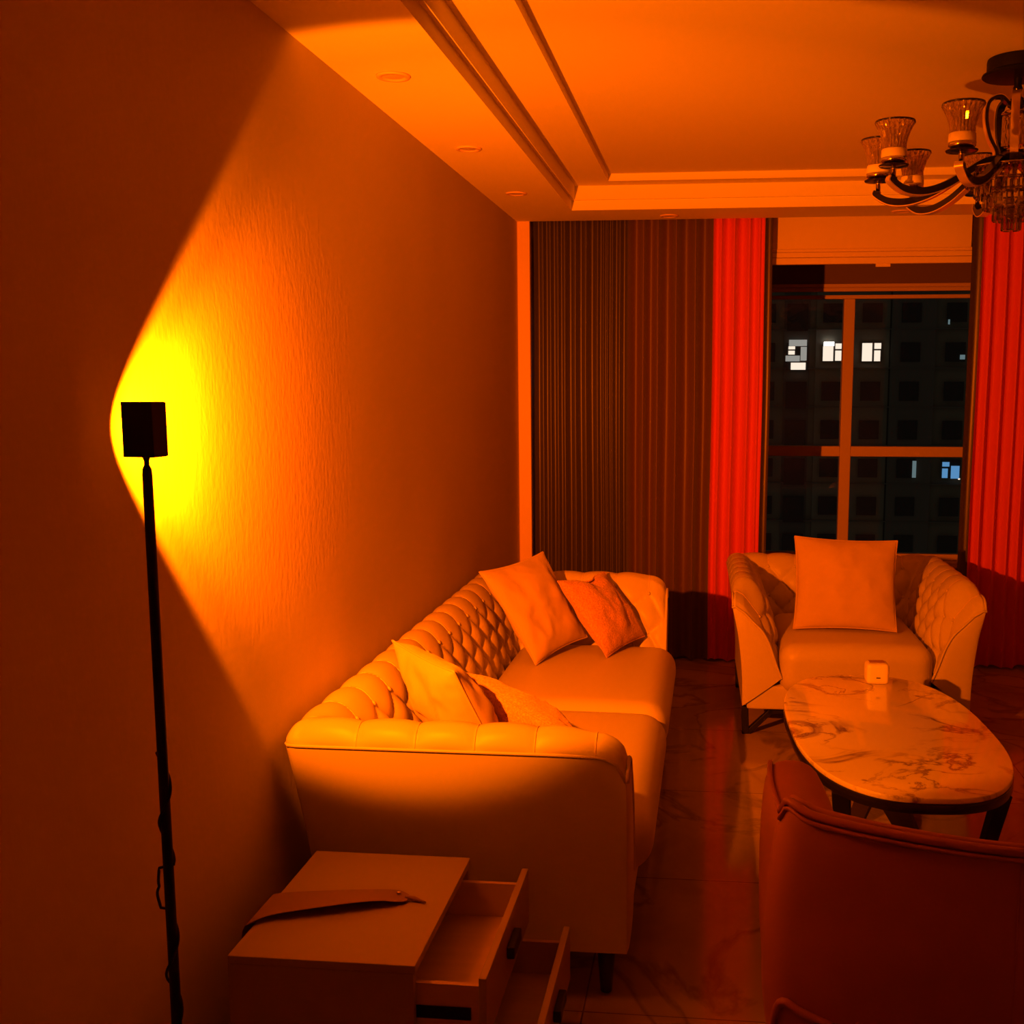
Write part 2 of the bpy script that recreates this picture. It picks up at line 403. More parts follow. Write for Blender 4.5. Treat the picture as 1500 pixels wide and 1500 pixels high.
# ------------------------------------------------------------------ tower across the street
BY = 85.0
bw = thing('apartment_building', 'dark apartment tower seen at night through the window, a few rooms lit', 'building', (12, BY, -45))
facade = mottle(M_('dark_render', (0.3, 0.27, 0.2), 0.85), 0.12, (0.30, 0.26, 0.19), (0.36, 0.31, 0.23))
facade2 = M_('grey_render', (0.20, 0.18, 0.15), 0.85)
dglass = M_('unlit_window', (0.05, 0.045, 0.04), 0.35)
def lit(name, c, s): return M_(name, (0.02, 0.02, 0.02), 0.5, emit=c, es=s)
lit_w = lit('lit_room_white', (1.0, 0.83, 0.66), 0.95)
lit_d = lit('lit_room_dim', (0.8, 0.78, 0.70), 0.33)
lit_h = lit('ceiling_light_glow', (1.0, 0.97, 0.92), 3.0)
lit_b = lit('lit_room_blue', (0.12, 0.34, 0.66), 0.7)
lit_c = lit('lit_curtain', (0.28, 0.42, 0.45), 0.35)
muntin = M_('window_bars', (0.10, 0.09, 0.08), 0.6)
wcols = [(-9.6, 1.4), (-4.3, 1.4), (-1.4, 1.4), (1.3, 1.4), (3.85, 1.4), (6.15, 1.55), (8.72, 1.42), (11.58, 1.44), (14.4, 1.4), (17.62, 1.45), (20.6, 1.4), (23.4, 1.4), (26.6, 1.4)]
f = MB(); f.box(-16, 34, BY + 0.3, BY + 12, -45, 120); part(f, 'wall', facade, bw)
# projecting bays between the window columns
for x0, x1, mt, d in [(-16, -6, facade2, .25), (5.2, 7.1, facade2, .12), (13.0, 16.2, facade2, .35), (19.2, 22, facade2, .25), (28, 34, facade, .3), (7.55, 12.9, facade, .18)]:
    part(MB().box(x0, x1, BY + 0.3 - d, BY + 0.35, -45, 120), 'bay', mt, bw)
ledge = MB()
for k in range(-6, 4): ledge.box(-16, 34, BY - 0.1, BY + 0.3, 4.66 + 2.86 * k + 0.95, 4.66 + 2.86 * k + 1.03)
part(ledge, 'floor_bands', facade2, bw)
for k in range(-5, 3):
    zt = 4.66 + 2.86 * k
    for ci, (xc, wd) in enumerate(wcols):
        if (ci < 2 or ci > 10) and k not in (-2, -1, 0, 1): continue
        x0, x1 = xc - wd / 2, xc + wd / 2; z0, z1 = zt - 1.40, zt
        if ci == 5: z0 = zt - 2.0
        part(MB().box(x0, x1, BY - 0.13, BY - 0.10, z0, z1), 'window', dglass, bw)
def glow(mat, x0, x1, z0, z1, name='lit_pane'):
    part(MB().box(x0, x1, BY - 0.22, BY - 0.15, z0, z1), name, mat, bw)
zt = 4.66
glow(lit_w, 10.90, 11.62, 3.30, 4.62); glow(lit_w, 11.78, 12.26, 4.20, 4.62); glow(lit_w, 11.78, 12.22, 3.30, 4.08)
glow(lit_w, 8.05, 8.80, 3.32, 4.40); glow(lit_h, 8.10, 8.85, 4.42, 4.72, 'ceiling_glow'); glow(lit_w, 8.95, 9.40, 4.2, 4.6); glow(lit_w, 8.95, 9.40, 3.34, 4.08)
glow(lit_d, 5.55, 6.86, 4.42, 4.88); glow(lit_w, 5.52, 6.00, 4.18, 4.40); glow(lit_w, 5.52, 5.98, 3.80, 4.08); glow(lit_d, 6.42, 6.86, 3.35, 4.36)
glow(lit_d, 5.32, 6.36, 3.30, 3.72); glow(lit_w, 5.72, 6.80, 2.68, 3.20)
glow(lit_c, 14.85, 15.12, -5.30, -4.05)
glow(lit_b, 17.02, 17.52, -4.45, -4.12); glow(lit_b, 17.02, 17.42, -5.30, -4.60); glow(lit_b, 17.66, 18.26, -5.34, -4.40); glow(lit_w, 18.2, 18.33, -5.42, -5.32)
glow(lit_c, 17.95, 18.30, 3.42, 3.75); glow(lit_c, 17.00, 17.12, 5.95, 6.3); 

# ------------------------------------------------------------------ chesterfield upholstery
PROF = [(0.050, 0.150), (0.050, 0.22), (0.046, 0.32), (0.034, 0.44), (0.018, 0.56), (0.004, 0.655), (0.0, 0.690),
        (0.004, 0.712), (0.022, 0.738), (0.052, 0.748), (0.090, 0.738), (0.122, 0.706), (0.150, 0.655), (0.175, 0.595), (0.196, 0.53), (0.212, 0.46), (0.222, 0.38), (0.225, 0.30)]
WEDGE = [(-0.01, 0.69), (0.012, 0.700), (0.05, 0.668), (0.09, 0.605), (0.13, 0.548), (0.17, 0.465), (0.20, 0.37), (0.23, 0.29)]
def chesterfield(root, D, L, pleat, hscale=1.0, wedge=None, corner=0.06):
    wedge = wedge or WEDGE
    pr_ = [(o_, z * hscale) for o_, z in PROF]
    fine = catmull([(o_, z, 0) for o_, z in pr_], 6); ns = 6 * 6      # index of the seam
    fine = [Vector((p.x, p.y)) for p in fine]
    cum = [0]
    for i in range(1, len(fine)): cum.append(cum[-1] + (fine[i] - fine[i - 1]).length)
    nrm = []
    for i in range(len(fine)):
        t = (fine[min(i + 1, len(fine) - 1)] - fine[max(i - 1, 0)]).normalized(); nrm.append(Vector((-t.y, t.x)))  # outward
    nA = max(20, int(D / pleat * 18)); nB = int(L / pleat * 18)
    def cols_for(o_):
        c = []
        for k in range(nA): c.append((D + (o_ - D) * k / nA, o_, Vector((0, 1)), 0, (D - (D + (o_ - D) * k / nA)) , nA - k))
        c.append((o_, o_, Vector((1, 1)), 0, D - o_, 0))
        for k in range(1, nB): c.append((o_, o_ + (L - 2 * o_) * k / nB, Vector((1, 0)), 1, (o_ + (L - 2 * o_) * k / nB) - L / 2, min(k, nB - k)))
        c.append((o_, L - o_, Vector((1, -1)), 2, D - o_, 0))
        for k in range(nA - 1, -1, -1): c.append((D + (o_ - D) * k / nA, L - o_, Vector((0, -1)), 2, (D - (D + (o_ - D) * k / nA)), nA - k))
        # round the two outer corners a little
        P = [Vector((a[0], a[1])) for a in c]
        for _ in range(10):
            Q = P[:]
            for i in range(1, len(P) - 1):
                if c[i][5] < 6: Q[i] = (P[i - 1] + P[i + 1] + 2 * P[i]) / 4
            P = Q
        return P, c
    v0 = cum[ns] + 0.185; rowh = 0.078
    def tuft(u, v, near, fr_=None):
        if v < cum[ns] + 0.006: return 0.0
        up = u / pleat + 0.5
        vp = (v - v0) / rowh
        if vp <= 0:
            g = abs(math.sin(PI * up)) ** 0.55; k = 0.011 * min(1, (v - cum[ns]) / 0.05) ** 0.7
        else:
            a = up - vp / 2; b_ = up + vp / 2
            g = (abs(math.sin(PI * a)) * abs(math.sin(PI * b_))) ** 0.34; k = 0.014 + 0.020 * min(1, vp)
        k *= min(1, near / 5) * 0.9 + 0.1
        if fr_ is not None: k *= min(1, max(0, fr_) / 0.05)
        return k * (g - 0.75)
    outer = MB(); inner = MB(); ro, ri = [], []
    data = [cols_for(p.x) for p in fine]
    ncol = len(data[0][0])
    for i, p in enumerate(fine):
        P, c = data[i]; row = []
        for j in range(ncol):
            _, _, wv, seg, u, near = c[j]
            d = tuft(u, cum[i], near, u if seg != 1 else None) if i > ns else 0
            # front of the arms: top rolls off gently
            wn = wv.copy()
            z = p.y + nrm[i].y * d
            off = -nrm[i].x * -d
            x = P[j].x + wn.x * (nrm[i].x * d); y = P[j].y + wn.y * (nrm[i].x * d)
            if seg != 1 and p.y > 0.4:
                e = D - x
                if e < 0.20: z -= (1 - max(e, 0) / 0.20) ** 1.6 * 0.006 * (p.y - 0.4) / 0.34
            if seg != 1:
                e = D - x
                if i > ns and e < 0.20:
                    zw = wedge[-1][1]
                    for (a0, z0_), (a1, z1_) in zip(wedge[:-1], wedge[1:]):
                        if a0 <= p.x <= a1: zw = z0_ + (z1_ - z0_) * (p.x - a0) / (a1 - a0); break
                    zw = zw * hscale - 0.015; t_ = 1 - max(0, e) / 0.20; t_ = t_ * t_ * (3 - 2 * t_)
                    z = z + (min(z, zw) - z) * t_
                rr_ = corner
                if e < rr_: z -= (rr_ - math.sqrt(max(0, rr_ ** 2 - (rr_ - max(e, 0)) ** 2))) * 0.8 * min(1, max(0, (z / hscale - 0.50) / 0.17))
            row.append((x, y, z))
        if i <= ns: ro.append(row)
        if i >= ns: ri.append(row)
    outer.grid(ro); inner.grid(ri)
    nf = len(fine)
    # caps at the fronts of the arms belong to the smooth outer shell
    for jj, sg in ((0, 1), (ncol - 1, -1)):
        full = [r[jj] for r in ro] + [r[jj] for r in ri[1:]]
        bot = full[0]; n = len(full)
        # fan of rows from the outer line to the inner line, slightly bulged
        top = n // 2
        iu = 38
        def rs(pl_, n_):
            pl_ = [Vector(q_) for q_ in pl_]; c_ = [0]
            for a_, b3_ in zip(pl_[:-1], pl_[1:]): c_.append(c_[-1] + (b3_ - a_).length)
            out_ = []; k_ = 0
            for m_ in range(n_):
                d_ = c_[-1] * m_ / (n_ - 1)
                while k_ < len(c_) - 2 and c_[k_ + 1] < d_: k_ += 1
                out_.append(pl_[k_].lerp(pl_[k_ + 1], min(1, (d_ - c_[k_]) / max(1e-9, c_[k_ + 1] - c_[k_]))))
            return out_
        A = rs(full[:iu + 1], 25); B = rs(full[iu:][::-1], 25)
        rows = []
        for k in range(13):
            t = k / 12; row = []
            for s in range(25):
                a = A[s]; b2_ = B[s]
                pnt = Vector(a).lerp(Vector(b2_), t); pnt.x += 0.010 * math.sin(PI * t) ** 0.5 * min(1, (24 - s) / 6)
                row.append(tuple(pnt))
            rows.append(row)
        outer.grid(rows)
    o1 = outer.build('outer_shell', leather, root, smooth=True)
    o2 = inner.build('tufted_lining', leather, root, smooth=True)
    # welt along the seam and down the front of each arm
    seam = ro[-1]; mb = MB(); mb.tube([Vector(p) + Vector((0, 0, 0.0)) for p in seam[::3] + [seam[-1]]], 0.0045, 6)
    for jj in (0, ncol - 1):
        mb.tube([Vector(r[jj]) + Vector((0.004, 0, 0)) for r in ri[::3]], 0.006, 6)
    mb.build('welt', leather, root, smooth=True)
    # pleat stitch lines over the roll, and a button where the creases meet
    def on_lining(seg, u0, i):
        js = [j for j in range(ncol) if data[i][1][j][3] == seg]
        for j0, j1 in zip(js[:-1], js[1:]):
            a0, a1 = data[i][1][j0][4], data[i][1][j1][4]
            if min(a0, a1) <= u0 <= max(a0, a1) and abs(a1 - a0) > 1e-9:
                return Vector(ri[i - ns][j0]).lerp(Vector(ri[i - ns][j1]), (u0 - a0) / (a1 - a0))
        return None
    btn = None
    for seg in (0, 1, 2):
        for m in range(-20, 21):
            u0 = (m + 0.5) * pleat
            line = [on_lining(seg, u0, i) for i in range(ns, ns + 33, 2)]
            line = [q_ + Vector((0, 0, 0.0008)) for q_ in line if q_ is not None]
            if len(line) > 9: MB().tube(line, 0.0015, 5).build('pleat_seam', seam_m, root, smooth=True)
        for row in range(5):
            v = v0 + row * rowh
            i = min(range(len(cum)), key=lambda q_: abs(cum[q_] - v))
            if fine[i].y * 1.0 < 0.47 * hscale: continue
            for m in range(-20, 21):
                u0 = (m + (0.5 if row % 2 == 0 else 0.0)) * pleat
                if seg != 1 and u0 < 0.06: continue
                q_ = on_lining(seg, u0, i)
                if q_ is None: continue
                if btn is None:
                    me = MB().lathe([(0.0, -0.005), (0.006, -0.004), (0.0085, 0.0), (0.006, 0.004), (0.0, 0.005)], 12).mesh('button')
                    btn = link('button', me, leather, root, True); c2 = btn
                else:
                    c2 = btn.copy(); COL.objects.link(c2); c2.parent = root
                nn2 = nrm[i]; hv = {0: Vector((0, 1, 0)), 1: Vector((1, 0, 0)), 2: Vector((0, -1, 0))}[seg] * nn2.x + Vector((0, 0, nn2.y))
                c2.location = q_ + hv * 0.002
                c2.rotation_euler = hv.to_track_quat('Z', 'Y').to_euler()

sofa = thing('sofa', 'long cream leather sofa with tufted back and arms along the left wall', 'sofa', (-1.075, 2.625, 0))
SD, SL = 0.875, 2.425
chesterfield(sofa, SD, SL, 0.152, 1.0, [(-0.01, 0.70), (0.012, 0.735), (0.05, 0.750), (0.09, 0.728), (0.13, 0.66), (0.17, 0.555), (0.20, 0.45), (0.23, 0.29)], 0.075)
rounded('base_rail', 0.07, SD - 0.005, 0.06, SL - 0.06, 0.135, 0.30, 0.02, leather, sofa, n=6)
rounded('seat_cushion', 0.215, SD + 0.055, 0.215, SL / 2, 0.27, 0.452, 0.085, leather, sofa, puff=0.018)
rounded('seat_cushion', 0.215, SD + 0.055, SL / 2, SL - 0.215, 0.27, 0.452, 0.085, leather, sofa, puff=0.018)
for x, y in ((SD - 0.06, 0.13), (SD - 0.06, SL - 0.13), (0.1, 0.13), (0.1, SL - 0.13)):
    MB().lathe([(0.012, 0), (0.016, 0.004), (0.026, 0.14)], 16, (x, y, 0)).build('leg', darkwood, sofa, smooth=True)

ac = thing('armchair', 'cream leather armchair with tufted arms below the window', 'armchair', (0.085, 5.93, 0), -PI / 2 + math.radians(1.0))
AD, AL = 0.96, 1.115
chesterfield(ac, AD, AL, 0.138, 0.955)
rounded('base_rail', 0.07, AD - 0.005, 0.07, AL - 0.07, 0.125, 0.24, 0.012, leather, ac, n=6)
rounded('seat_cushion', 0.20, AD + 0.03, 0.216, AL - 0.216, 0.20, 0.430, 0.07, leather, ac, puff=0.018)
for y, s in ((0.07, 1), (AL - 0.07, -1)):
    lg = MB()
    lg.add([], [])
    def bar(a, b_, w_, h_):
        a = Vector(a); b_ = Vector(b_); d = (b_ - a).normalized(); u = Vector((1, 0, 0)); v = d.cross(u).normalized()
        vs = [p + u * i * w_ / 2 + v * j * h_ / 2 for p in (a, b_) for i, j in ((-1, -1), (1, -1), (1, 1), (-1, 1))]
        lg.add(vs, [(0, 1, 2, 3), (7, 6, 5, 4), (0, 4, 5, 1), (1, 5, 6, 2), (2, 6, 7, 3), (3, 7, 4, 0)])
    for x in (AD - 0.05, 0.12):
        lg = MB(); bar((x, y, 0.0), (x, y - 0.005 * s, 0.13), 0.03, 0.032); bar((x, y + 0.012 * s, 0.006), (x, y + 0.12 * s, 0.115), 0.026, 0.024)
        bar((x, y + 0.10 * s, 0.105), (x, y + 0.30 * s, 0.122), 0.026, 0.024)
        lg.build('leg', blackm, ac, bevel=0.003)

# ------------------------------------------------------------------ pillows
def pillow(label, corners, T, mat, seed, pinch=0.08, wr=0.012, dent=0.0, flip=1):
    A, B, C, D = [Vector(p) for p in corners]
    cen = (A + B + C + D) / 4; zmin = min(p.z for p in (A, B, C, D))
    base = Vector((cen.x, cen.y, zmin))
    nn = (B - A).cross(D - A).normalized() * flip
    root = tag(bpy.data.objects.new('throw_pillow', None), label, 'pillow'); COL.objects.link(root); root.location = base
    N = 44; mb = MB()
    sides = []
    for s in (1, -1):
        rows = []
        for i in range(N + 1):
            row = []
            for j in range(N + 1):
                u = -1 + 2 * i / N; v = -1 + 2 * j / N
                u = math.sin(u * PI / 2) * .6 + u * .4; v = math.sin(v * PI / 2) * .6 + v * .4
                uu = u * (1 - pinch * (1 - v * v)); vv = v * (1 - pinch * (1 - u * u))
                a, b_ = (uu + 1) / 2, (vv + 1) / 2
                p = A * (1 - a) * (1 - b_) + B * a * (1 - b_) + C * a * b_ + D * (1 - a) * b_
                e = max(0, (1 - u * u)) * max(0, (1 - v * v))
                h = T * e ** 0.55
                # wrinkles radiating from the corners and edges
                q = Vector((u * 1.6, v * 1.6, seed))
                wv = noise.noise(q * 1.3) * wr * 1.6 + (1 - abs(noise.noise(q * 2.1 + Vector((7, 3, s))))) * wr * 0.9
                h += wv * e ** 0.35
                if dent: h -= dent * math.exp(-((v + 0.95) ** 2) / .15 - (u - 0.1) ** 2 / .05)
                dr = Vector((0, 0, 0))
                if dent: dr = (D - A).normalized() * dent * 1.2 * math.exp(-((v + 1) ** 2) / .2 - (u - 0.05) ** 2 / .12)
                row.append(p + nn * h * s + dr - base)
            rows.append(row)
        mb.grid(rows)
        edge = rows
        sides.append(rows)
    mb.build('cover', mat, root, smooth=True)
    r = sides[0]; loop = [r[0][j] for j in range(N + 1)] + [r[i][N] for i in range(1, N + 1)] + [r[N][j] for j in range(N - 1, -1, -1)] + [r[i][0] for i in range(N - 1, 0, -1)]
    loop.append(loop[0]); loop.append(loop[1])
    MB().tube(loop, 0.0035, 6, caps=False).build('edge_seam', mat, root, smooth=True)
    return root
pillow('large plain pillow leaning in the far corner of the sofa', [(-0.942, 4.412, 0.838), (-0.737, 4.79, 0.868), (-0.532, 4.72, 0.505), (-0.700, 4.349, 0.470)], 0.062, linen, 1.0, pinch=0.07)
pillow('small rust textured pillow beside the large one at the far arm of the sofa', [(-0.644, 4.596, 0.773), (-0.476, 4.900, 0.765), (-0.287, 4.83, 0.490), (-0.425, 4.50, 0.472)], 0.055, boucle, 2.0, pinch=0.06, dent=0.022)
pillow('plain pillow propped in the near corner of the sofa against the near arm', [(-0.95, 3.19, 0.835), (-0.700, 2.925, 0.815), (-0.555, 3.01, 0.478), (-0.78, 3.30, 0.478)], 0.075, linen, 3.0, pinch=0.06, wr=0.016)
pillow('rust textured pillow slumped behind the plain one at the near end of the sofa', [(-0.775, 3.30, 0.720), (-0.415, 3.015, 0.625), (-0.30, 3.12, 0.478), (-0.62, 3.44, 0.478)], 0.060, boucle, 4.0, pinch=0.05, wr=0.016)
pillow('large square plain pillow upright on the armchair', [(0.403, 5.40, 0.872), (0.884, 5.37, 0.860), (0.868, 5.20, 0.455), (0.393, 5.22, 0.455)], 0.075, linen, 5.0, pinch=0.055)

# ------------------------------------------------------------------ coffee table
ct = thing('coffee_table', 'rounded coffee table with a veined marble top and black legs', 'table', (0.622, 3.835, 0), math.radians(2.5))
def outline(a, b_, n=2.6, N=96):
    o = []
    for k in range(N):
        t = 2 * PI * k / N; c_, s_ = math.cos(t), math.sin(t)
        o.append((a * math.copysign(abs(c_) ** (2 / n), c_), b_ * math.copysign(abs(s_) ** (2 / n), s_)))
    return o
MB().prism(outline(0.342, 0.690), 0.403, 0.421).build('marble_top', marble, ct, bevel=0.004, seg=3, sharp=0.7)
MB().prism(outline(0.343, 0.691), 0.372, 0.4025).build('rim', blackg, ct, bevel=0.003, sharp=0.7)
def slab(a, b_, w0, w1, th):
    """flat tapering leg between two points, wide across the line"""
    a = Vector(a); b_ = Vector(b_); d = (b_ - a).normalized()
    side = Vector((-d.y, d.x, 0)); side = side.normalized() if side.length > 1e-3 else Vector((1, 0, 0))
    nn = d.cross(side).normalized(); mb = MB()
    vs = [p + side * i * w_ / 2 + nn * j * th / 2 for p, w_ in ((a, w0), (b_, w1)) for i, j in ((-1, -1), (1, -1), (1, 1), (-1, 1))]
    mb.add(vs, [(0, 1, 2, 3), (7, 6, 5, 4), (0, 4, 5, 1), (1, 5, 6, 2), (2, 6, 7, 3), (3, 7, 4, 0)]); return mb
for sx, sy in ((-1, -1), (1, -1), (-1, 1), (1, 1)):
    slab((sx * 0.24, sy * 0.52, 0.374), (sx * 0.20, sy * 0.40, 0.0), 0.055, 0.04, 0.03).build('leg', blackm, ct, bevel=0.003)
slab((-0.10, -0.50, 0.374), (0.10, -0.18, 0.0), 0.10, 0.06, 0.02).build('slanted_brace', darkwood, ct, bevel=0.003)
slab((0.16, 0.46, 0.374), (-0.08, 0.14, 0.0), 0.10, 0.06, 0.02).build('slanted_brace', darkwood, ct, bevel=0.003)

cube = thing('charger_cube', 'small white rounded cube with a slot, on the far end of the marble table', 'charger', (0.664, 4.41, 0.4215), math.radians(2))
rounded('body', -0.044, 0.044, -0.04, 0.04, 0.0005, 0.083, 0.015, white_pl, cube, n=8)
MB().tube([(-0.008, -0.0402, 0.028), (0.008, -0.0402, 0.028)], 0.0022, 8).build('slot', blackm, cube)
MB().box(-0.030, 0.030, -0.012, 0.030, 0.0825, 0.0835).build('top_print', M_('brown_print', (0.45, 0.25, 0.18), 0.6), cube)

# ------------------------------------------------------------------ drawer cabinet
CX0, CX1, CY0, CY1 = -0.965, -0.575, 2.030, 2.545
cab = thing('drawer_cabinet', 'low cabinet with two drawers pulled open beside the near end of the sofa', 'cabinet', (CX0, CY0, 0))
cw, cd = CX1 - CX0, CY1 - CY0
MB().box(0, cw, 0, cd, 0.432, 0.450).build('top_board', cabinet_m, cab, bevel=0.0015)
body = MB(); body.box(0, cw - 0.004, 0, 0.016, 0.03, 0.4315); body.box(0, cw - 0.004, cd - 0.016, cd, 0.03, 0.4315)
body.box(0, 0.012, 0.0165, cd - 0.0165, 0.03, 0.4315); body.box(0.0125, cw - 0.02, 0.0165, cd - 0.0165, 0.03, 0.046)
body.build('carcass', cabinet_m, cab)
MB().box(0.03, cw - 0.03, 0.03, cd - 0.03, 0.0, 0.0295).build('plinth', blackm, cab)
def drawer(xf, z0, z1, depth=0.30):
    fx = xf - CX0
    fo = MB().box(fx, fx + 0.016, 0.002, cd - 0.002, z0, z1).build('drawer', cabinet_m, cab, bevel=0.0015)
    t = MB(); xb = max(fx - depth, 0.014); zb, zt_ = z0 + 0.018, z1 - 0.028
    t.box(xb, fx - 0.0005, 0.022, 0.034, zb, zt_); t.box(xb, fx - 0.0005, cd - 0.034, cd - 0.022, zb, zt_)
    t.box(xb, xb + 0.012, 0.0345, cd - 0.0345, zb, zt_); t.box(xb + .0125, fx - 0.0005, 0.0345, cd - 0.0345, zb, zb + 0.008)
    d = t.build('tray', drawer_in, fo)
    h = MB().box(fx + 0.0165, fx + 0.034, cd * 0.42, cd * 0.60, (z0 + z1) / 2 - 0.006, (z0 + z1) / 2 + 0.022).build('handle', handle_m, fo, bevel=0.003)
    for yy in (0.0165, cd - 0.0215): MB().box(0.06, max(fx - 0.02, cw - .02), yy, yy + 0.005, zb + 0.02, zb + 0.045).build('runner', blackm, fo)
drawer(-0.447, 0.292, 0.430)
drawer(-0.345, 0.150, 0.286, 0.26)
MB().box(cw - 0.018, cw - 0.002, 0.002, cd - 0.002, 0.048, 0.145).build('drawer', cabinet_m, cab, bevel=0.0015)

# leather strap lying across the cabinet and over its left edge
st = thing('leather_strap', 'brown leather strap with a metal rivet lying across the low cabinet', 'strap', (-0.81, 2.26, 0.4505))
up = [(-0.975, 2.293), (-0.94, 2.302), (-0.86, 2.315), (-0.78, 2.328), (-0.72, 2.337), (-0.688, 2.337), (-0.668, 2.325)]
lo = [(-0.975, 2.140), (-0.94, 2.176), (-0.86, 2.205), (-0.78, 2.236), (-0.72, 2.262), (-0.688, 2.274), (-0.664, 2.290)]
rows = []
U = catmull([(x, y, 0) for x, y in up], 6); Lw = catmull([(x, y, 0) for x, y in lo], 6)
def zlift(t): return 0.002 + 0.010 * math.sin(PI * min(1, t * 1.05)) ** 1.2
ext = []
for k in range(len(U)):
    t = k / (len(U) - 1); ext.append([U[k].lerp(Lw[k], s / 8) + Vector((0, 0, 0.4515 + zlift(t) * (0.5 + 0.9 * s / 8))) for s in range(9)])
drape = []
for dzz in (0.16, 0.11, 0.06, 0.025, 0.008):
    drape.append([Vector((-0.9775 - 0.004 * min(1, dzz / .02), ext[0][s].y, 0.4535 - dzz)) for s in range(9)])
rows = drape + ext
mb = MB(); mb.grid(rows); mb.grid([[p + Vector((-0.002 if i < 5 else 0, 0, 0.003 if i >= 5 else 0)) for p in r] for i, r in enumerate(rows)])
so = mb.build('band', strap_m, st, smooth=True); so.data.transform(Matrix.Translation(-st.location))
o = MB().lathe([(0.0, 0.004), (0.004, 0.0035), (0.0055, 0.0)], 16, (-0.690, 2.318, 0.4610)).build('rivet', chrome, st, smooth=True); o.data.transform(Matrix.Translation(-st.location))
o = MB().tube([(-0.672, 2.309, 0.457), (-0.65, 2.303, 0.457), (-0.634, 2.297, 0.4545), (-0.622, 2.293, 0.4535)], [0.004, 0.006, 0.0035, 0.0025], 8).build('cord_end', strap_m, st, smooth=True); o.data.transform(Matrix.Translation(-st.location))

# ------------------------------------------------------------------ rust chair in the foreground
rc = thing('lounge_chair', 'rust leather barrel lounge chair seen from behind at lower right', 'armchair', (0.62, 2.34, 0))
def rcb(mb, name, mat, **k):
    o = mb.build(name, mat, rc, **k); o.data.transform(Matrix.Translation(-rc.location)); return o
def back_c(s, z):
    # centre line of the curved back, s from -1 to 1
    x = 0.625 + 0.458 * s; y = 1.965 + 0.15 * abs(s) ** 2.3
    k = (z - 0.15) / 0.66
    x += 0.048 * s * math.sin(PI * min(1, max(0, k)) * 0.9); y -= 0.030 * math.sin(PI * min(1, max(0, k)) * 0.8)
    return Vector((x, y, z))
def back_top(s): return 0.814 - 0.030 * (1 - abs(s)) * 0.5 + 0.010 * math.exp(-((abs(s) - 0.93) / 0.05) ** 2) - 0.05 * max(0, abs(s) - 0.955) / 0.045
rows = []; outer_line = []; NS = 72
for i in range(NS + 1):
    s = -1 + 2 * i / NS
    s2 = math.sin(s * PI / 2) * 0.25 + s * 0.75
    top = back_top(s2); bot = 0.14
    T = 0.062 * (1 - max(0, (abs(s2) - 0.86) / 0.14) ** 2.2 * 0.72)
    tang = (back_c(min(1, s2 + .01), .5) - back_c(max(-1, s2 - .01), .5)); tang.z = 0; tang.normalize()
    nrm = Vector((tang.y, -tang.x, 0))          # towards the viewer / outside
    row = []
    sec = []
    def TT(z): return T * (1 - 0.55 * max(0, (z - 0.45) / (top - 0.45)) ** 1.5)
    for k in range(14): sec.append((1.0, bot + (top - 0.02 - bot) * k / 13))
    sec += [(0.93, top - 0.006), (0.72, top + 0.0), (0.35, top + 0.004), (0, top + 0.006), (-0.4, top), (-0.8, top - 0.02), (-1.0, top - 0.06)]
    for k in range(8): sec.append((-1.0 - 0.25 * math.sin(PI * k / 7), top - 0.08 - (top - 0.08 - bot) * k / 7))
    for f_, z in sec:
        p = back_c(s2, z) + nrm * (T if f_ > 0 and False else (T * 0.9 if f_ > 0.6 else (T - 1.0 * TT(z) * (1 - f_)))) if f_ <= 0.6 else back_c(s2, z) + nrm * T * f_
        if f_ > 0.9: p += nrm * 0.006 * noise.noise(Vector((p.x * 6, p.z * 6, 2.0)))
        row.append(p)
    rows.append(row); outer_line.append(row[14].copy() + nrm * 0.002)
mb = MB(); mb.grid(rows, close_u=True); mb.f.append(tuple(range(len(rows[0])))); nn_ = len(rows) * len(rows[0]); mb.f.append(tuple(range(nn_ - len(rows[0]), nn_)))
rcb(mb, 'backrest', rust, smooth=True)
pl = [r[13] for r in rows[3:-3]]
endL = [rows[1][k] for k in (6, 8, 10, 12, 13)]; endR = [rows[-2][k] for k in (13, 12, 10, 8, 6)]
tb = MB(); tb.tube([outer_line[i] + Vector((0, 0, 0.004)) for i in range(1, NS)], 0.0085, 8); tb.tube([p + Vector((0, -0.004, 0.006)) for p in [r[13] for r in rows[1:-1]]], 0.005, 6)
rcb(tb, 'top_piping', rust_p, smooth=True)
# lower rear panel with its own piping, and the centre seam
def surf(s, z, lift=0.004):
    c_ = back_c(s, z); t = (back_c(min(1, s + .01), .5) - back_c(max(-1, s - .01), .5)); t.z = 0; t.normalize()
    T = 0.062 * (1 - max(0, (abs(s) - 0.86) / 0.14) ** 2.2 * 0.72)
    return c_ + Vector((t.y, -t.x, 0)) * (T + lift)
hem = []
for k in range(161):
    s = -0.965 + 1.93 * k / 160; e = abs(s) / 0.965
    z = 0.375 + 0.075 * (e ** 1.5) if e < 0.86 else 0.375 + 0.075 * (0.86 ** 1.5) + 0.012 * math.sin((e - 0.86) / 0.14 * PI) - 0.22 * max(0, (e - 0.88) / 0.12) ** 3
    hem.append((s, z))
rcb(MB().tube([surf(s, z, 0.006) for s, z in hem], 0.0085, 8), 'lower_piping', rust_p, smooth=True)
pr2 = []
for s, z in hem[1:-1]:
    pr2.append([surf(s, 0.15 + (z - 0.15) * q_ / 8, 0.007 * math.sin(PI * (0.15 + 0.85 * q_ / 8) * .9) + 0.001) for q_ in range(9)])
rcb(MB().grid(pr2), 'lower_panel', rust, smooth=True)
rcb(MB().tube([surf(-0.17, z, 0.0005) for z in [0.40 + 0.02 * k for k in range(20)]], 0.0018, 6), 'centre_seam', rust_p, smooth=True)
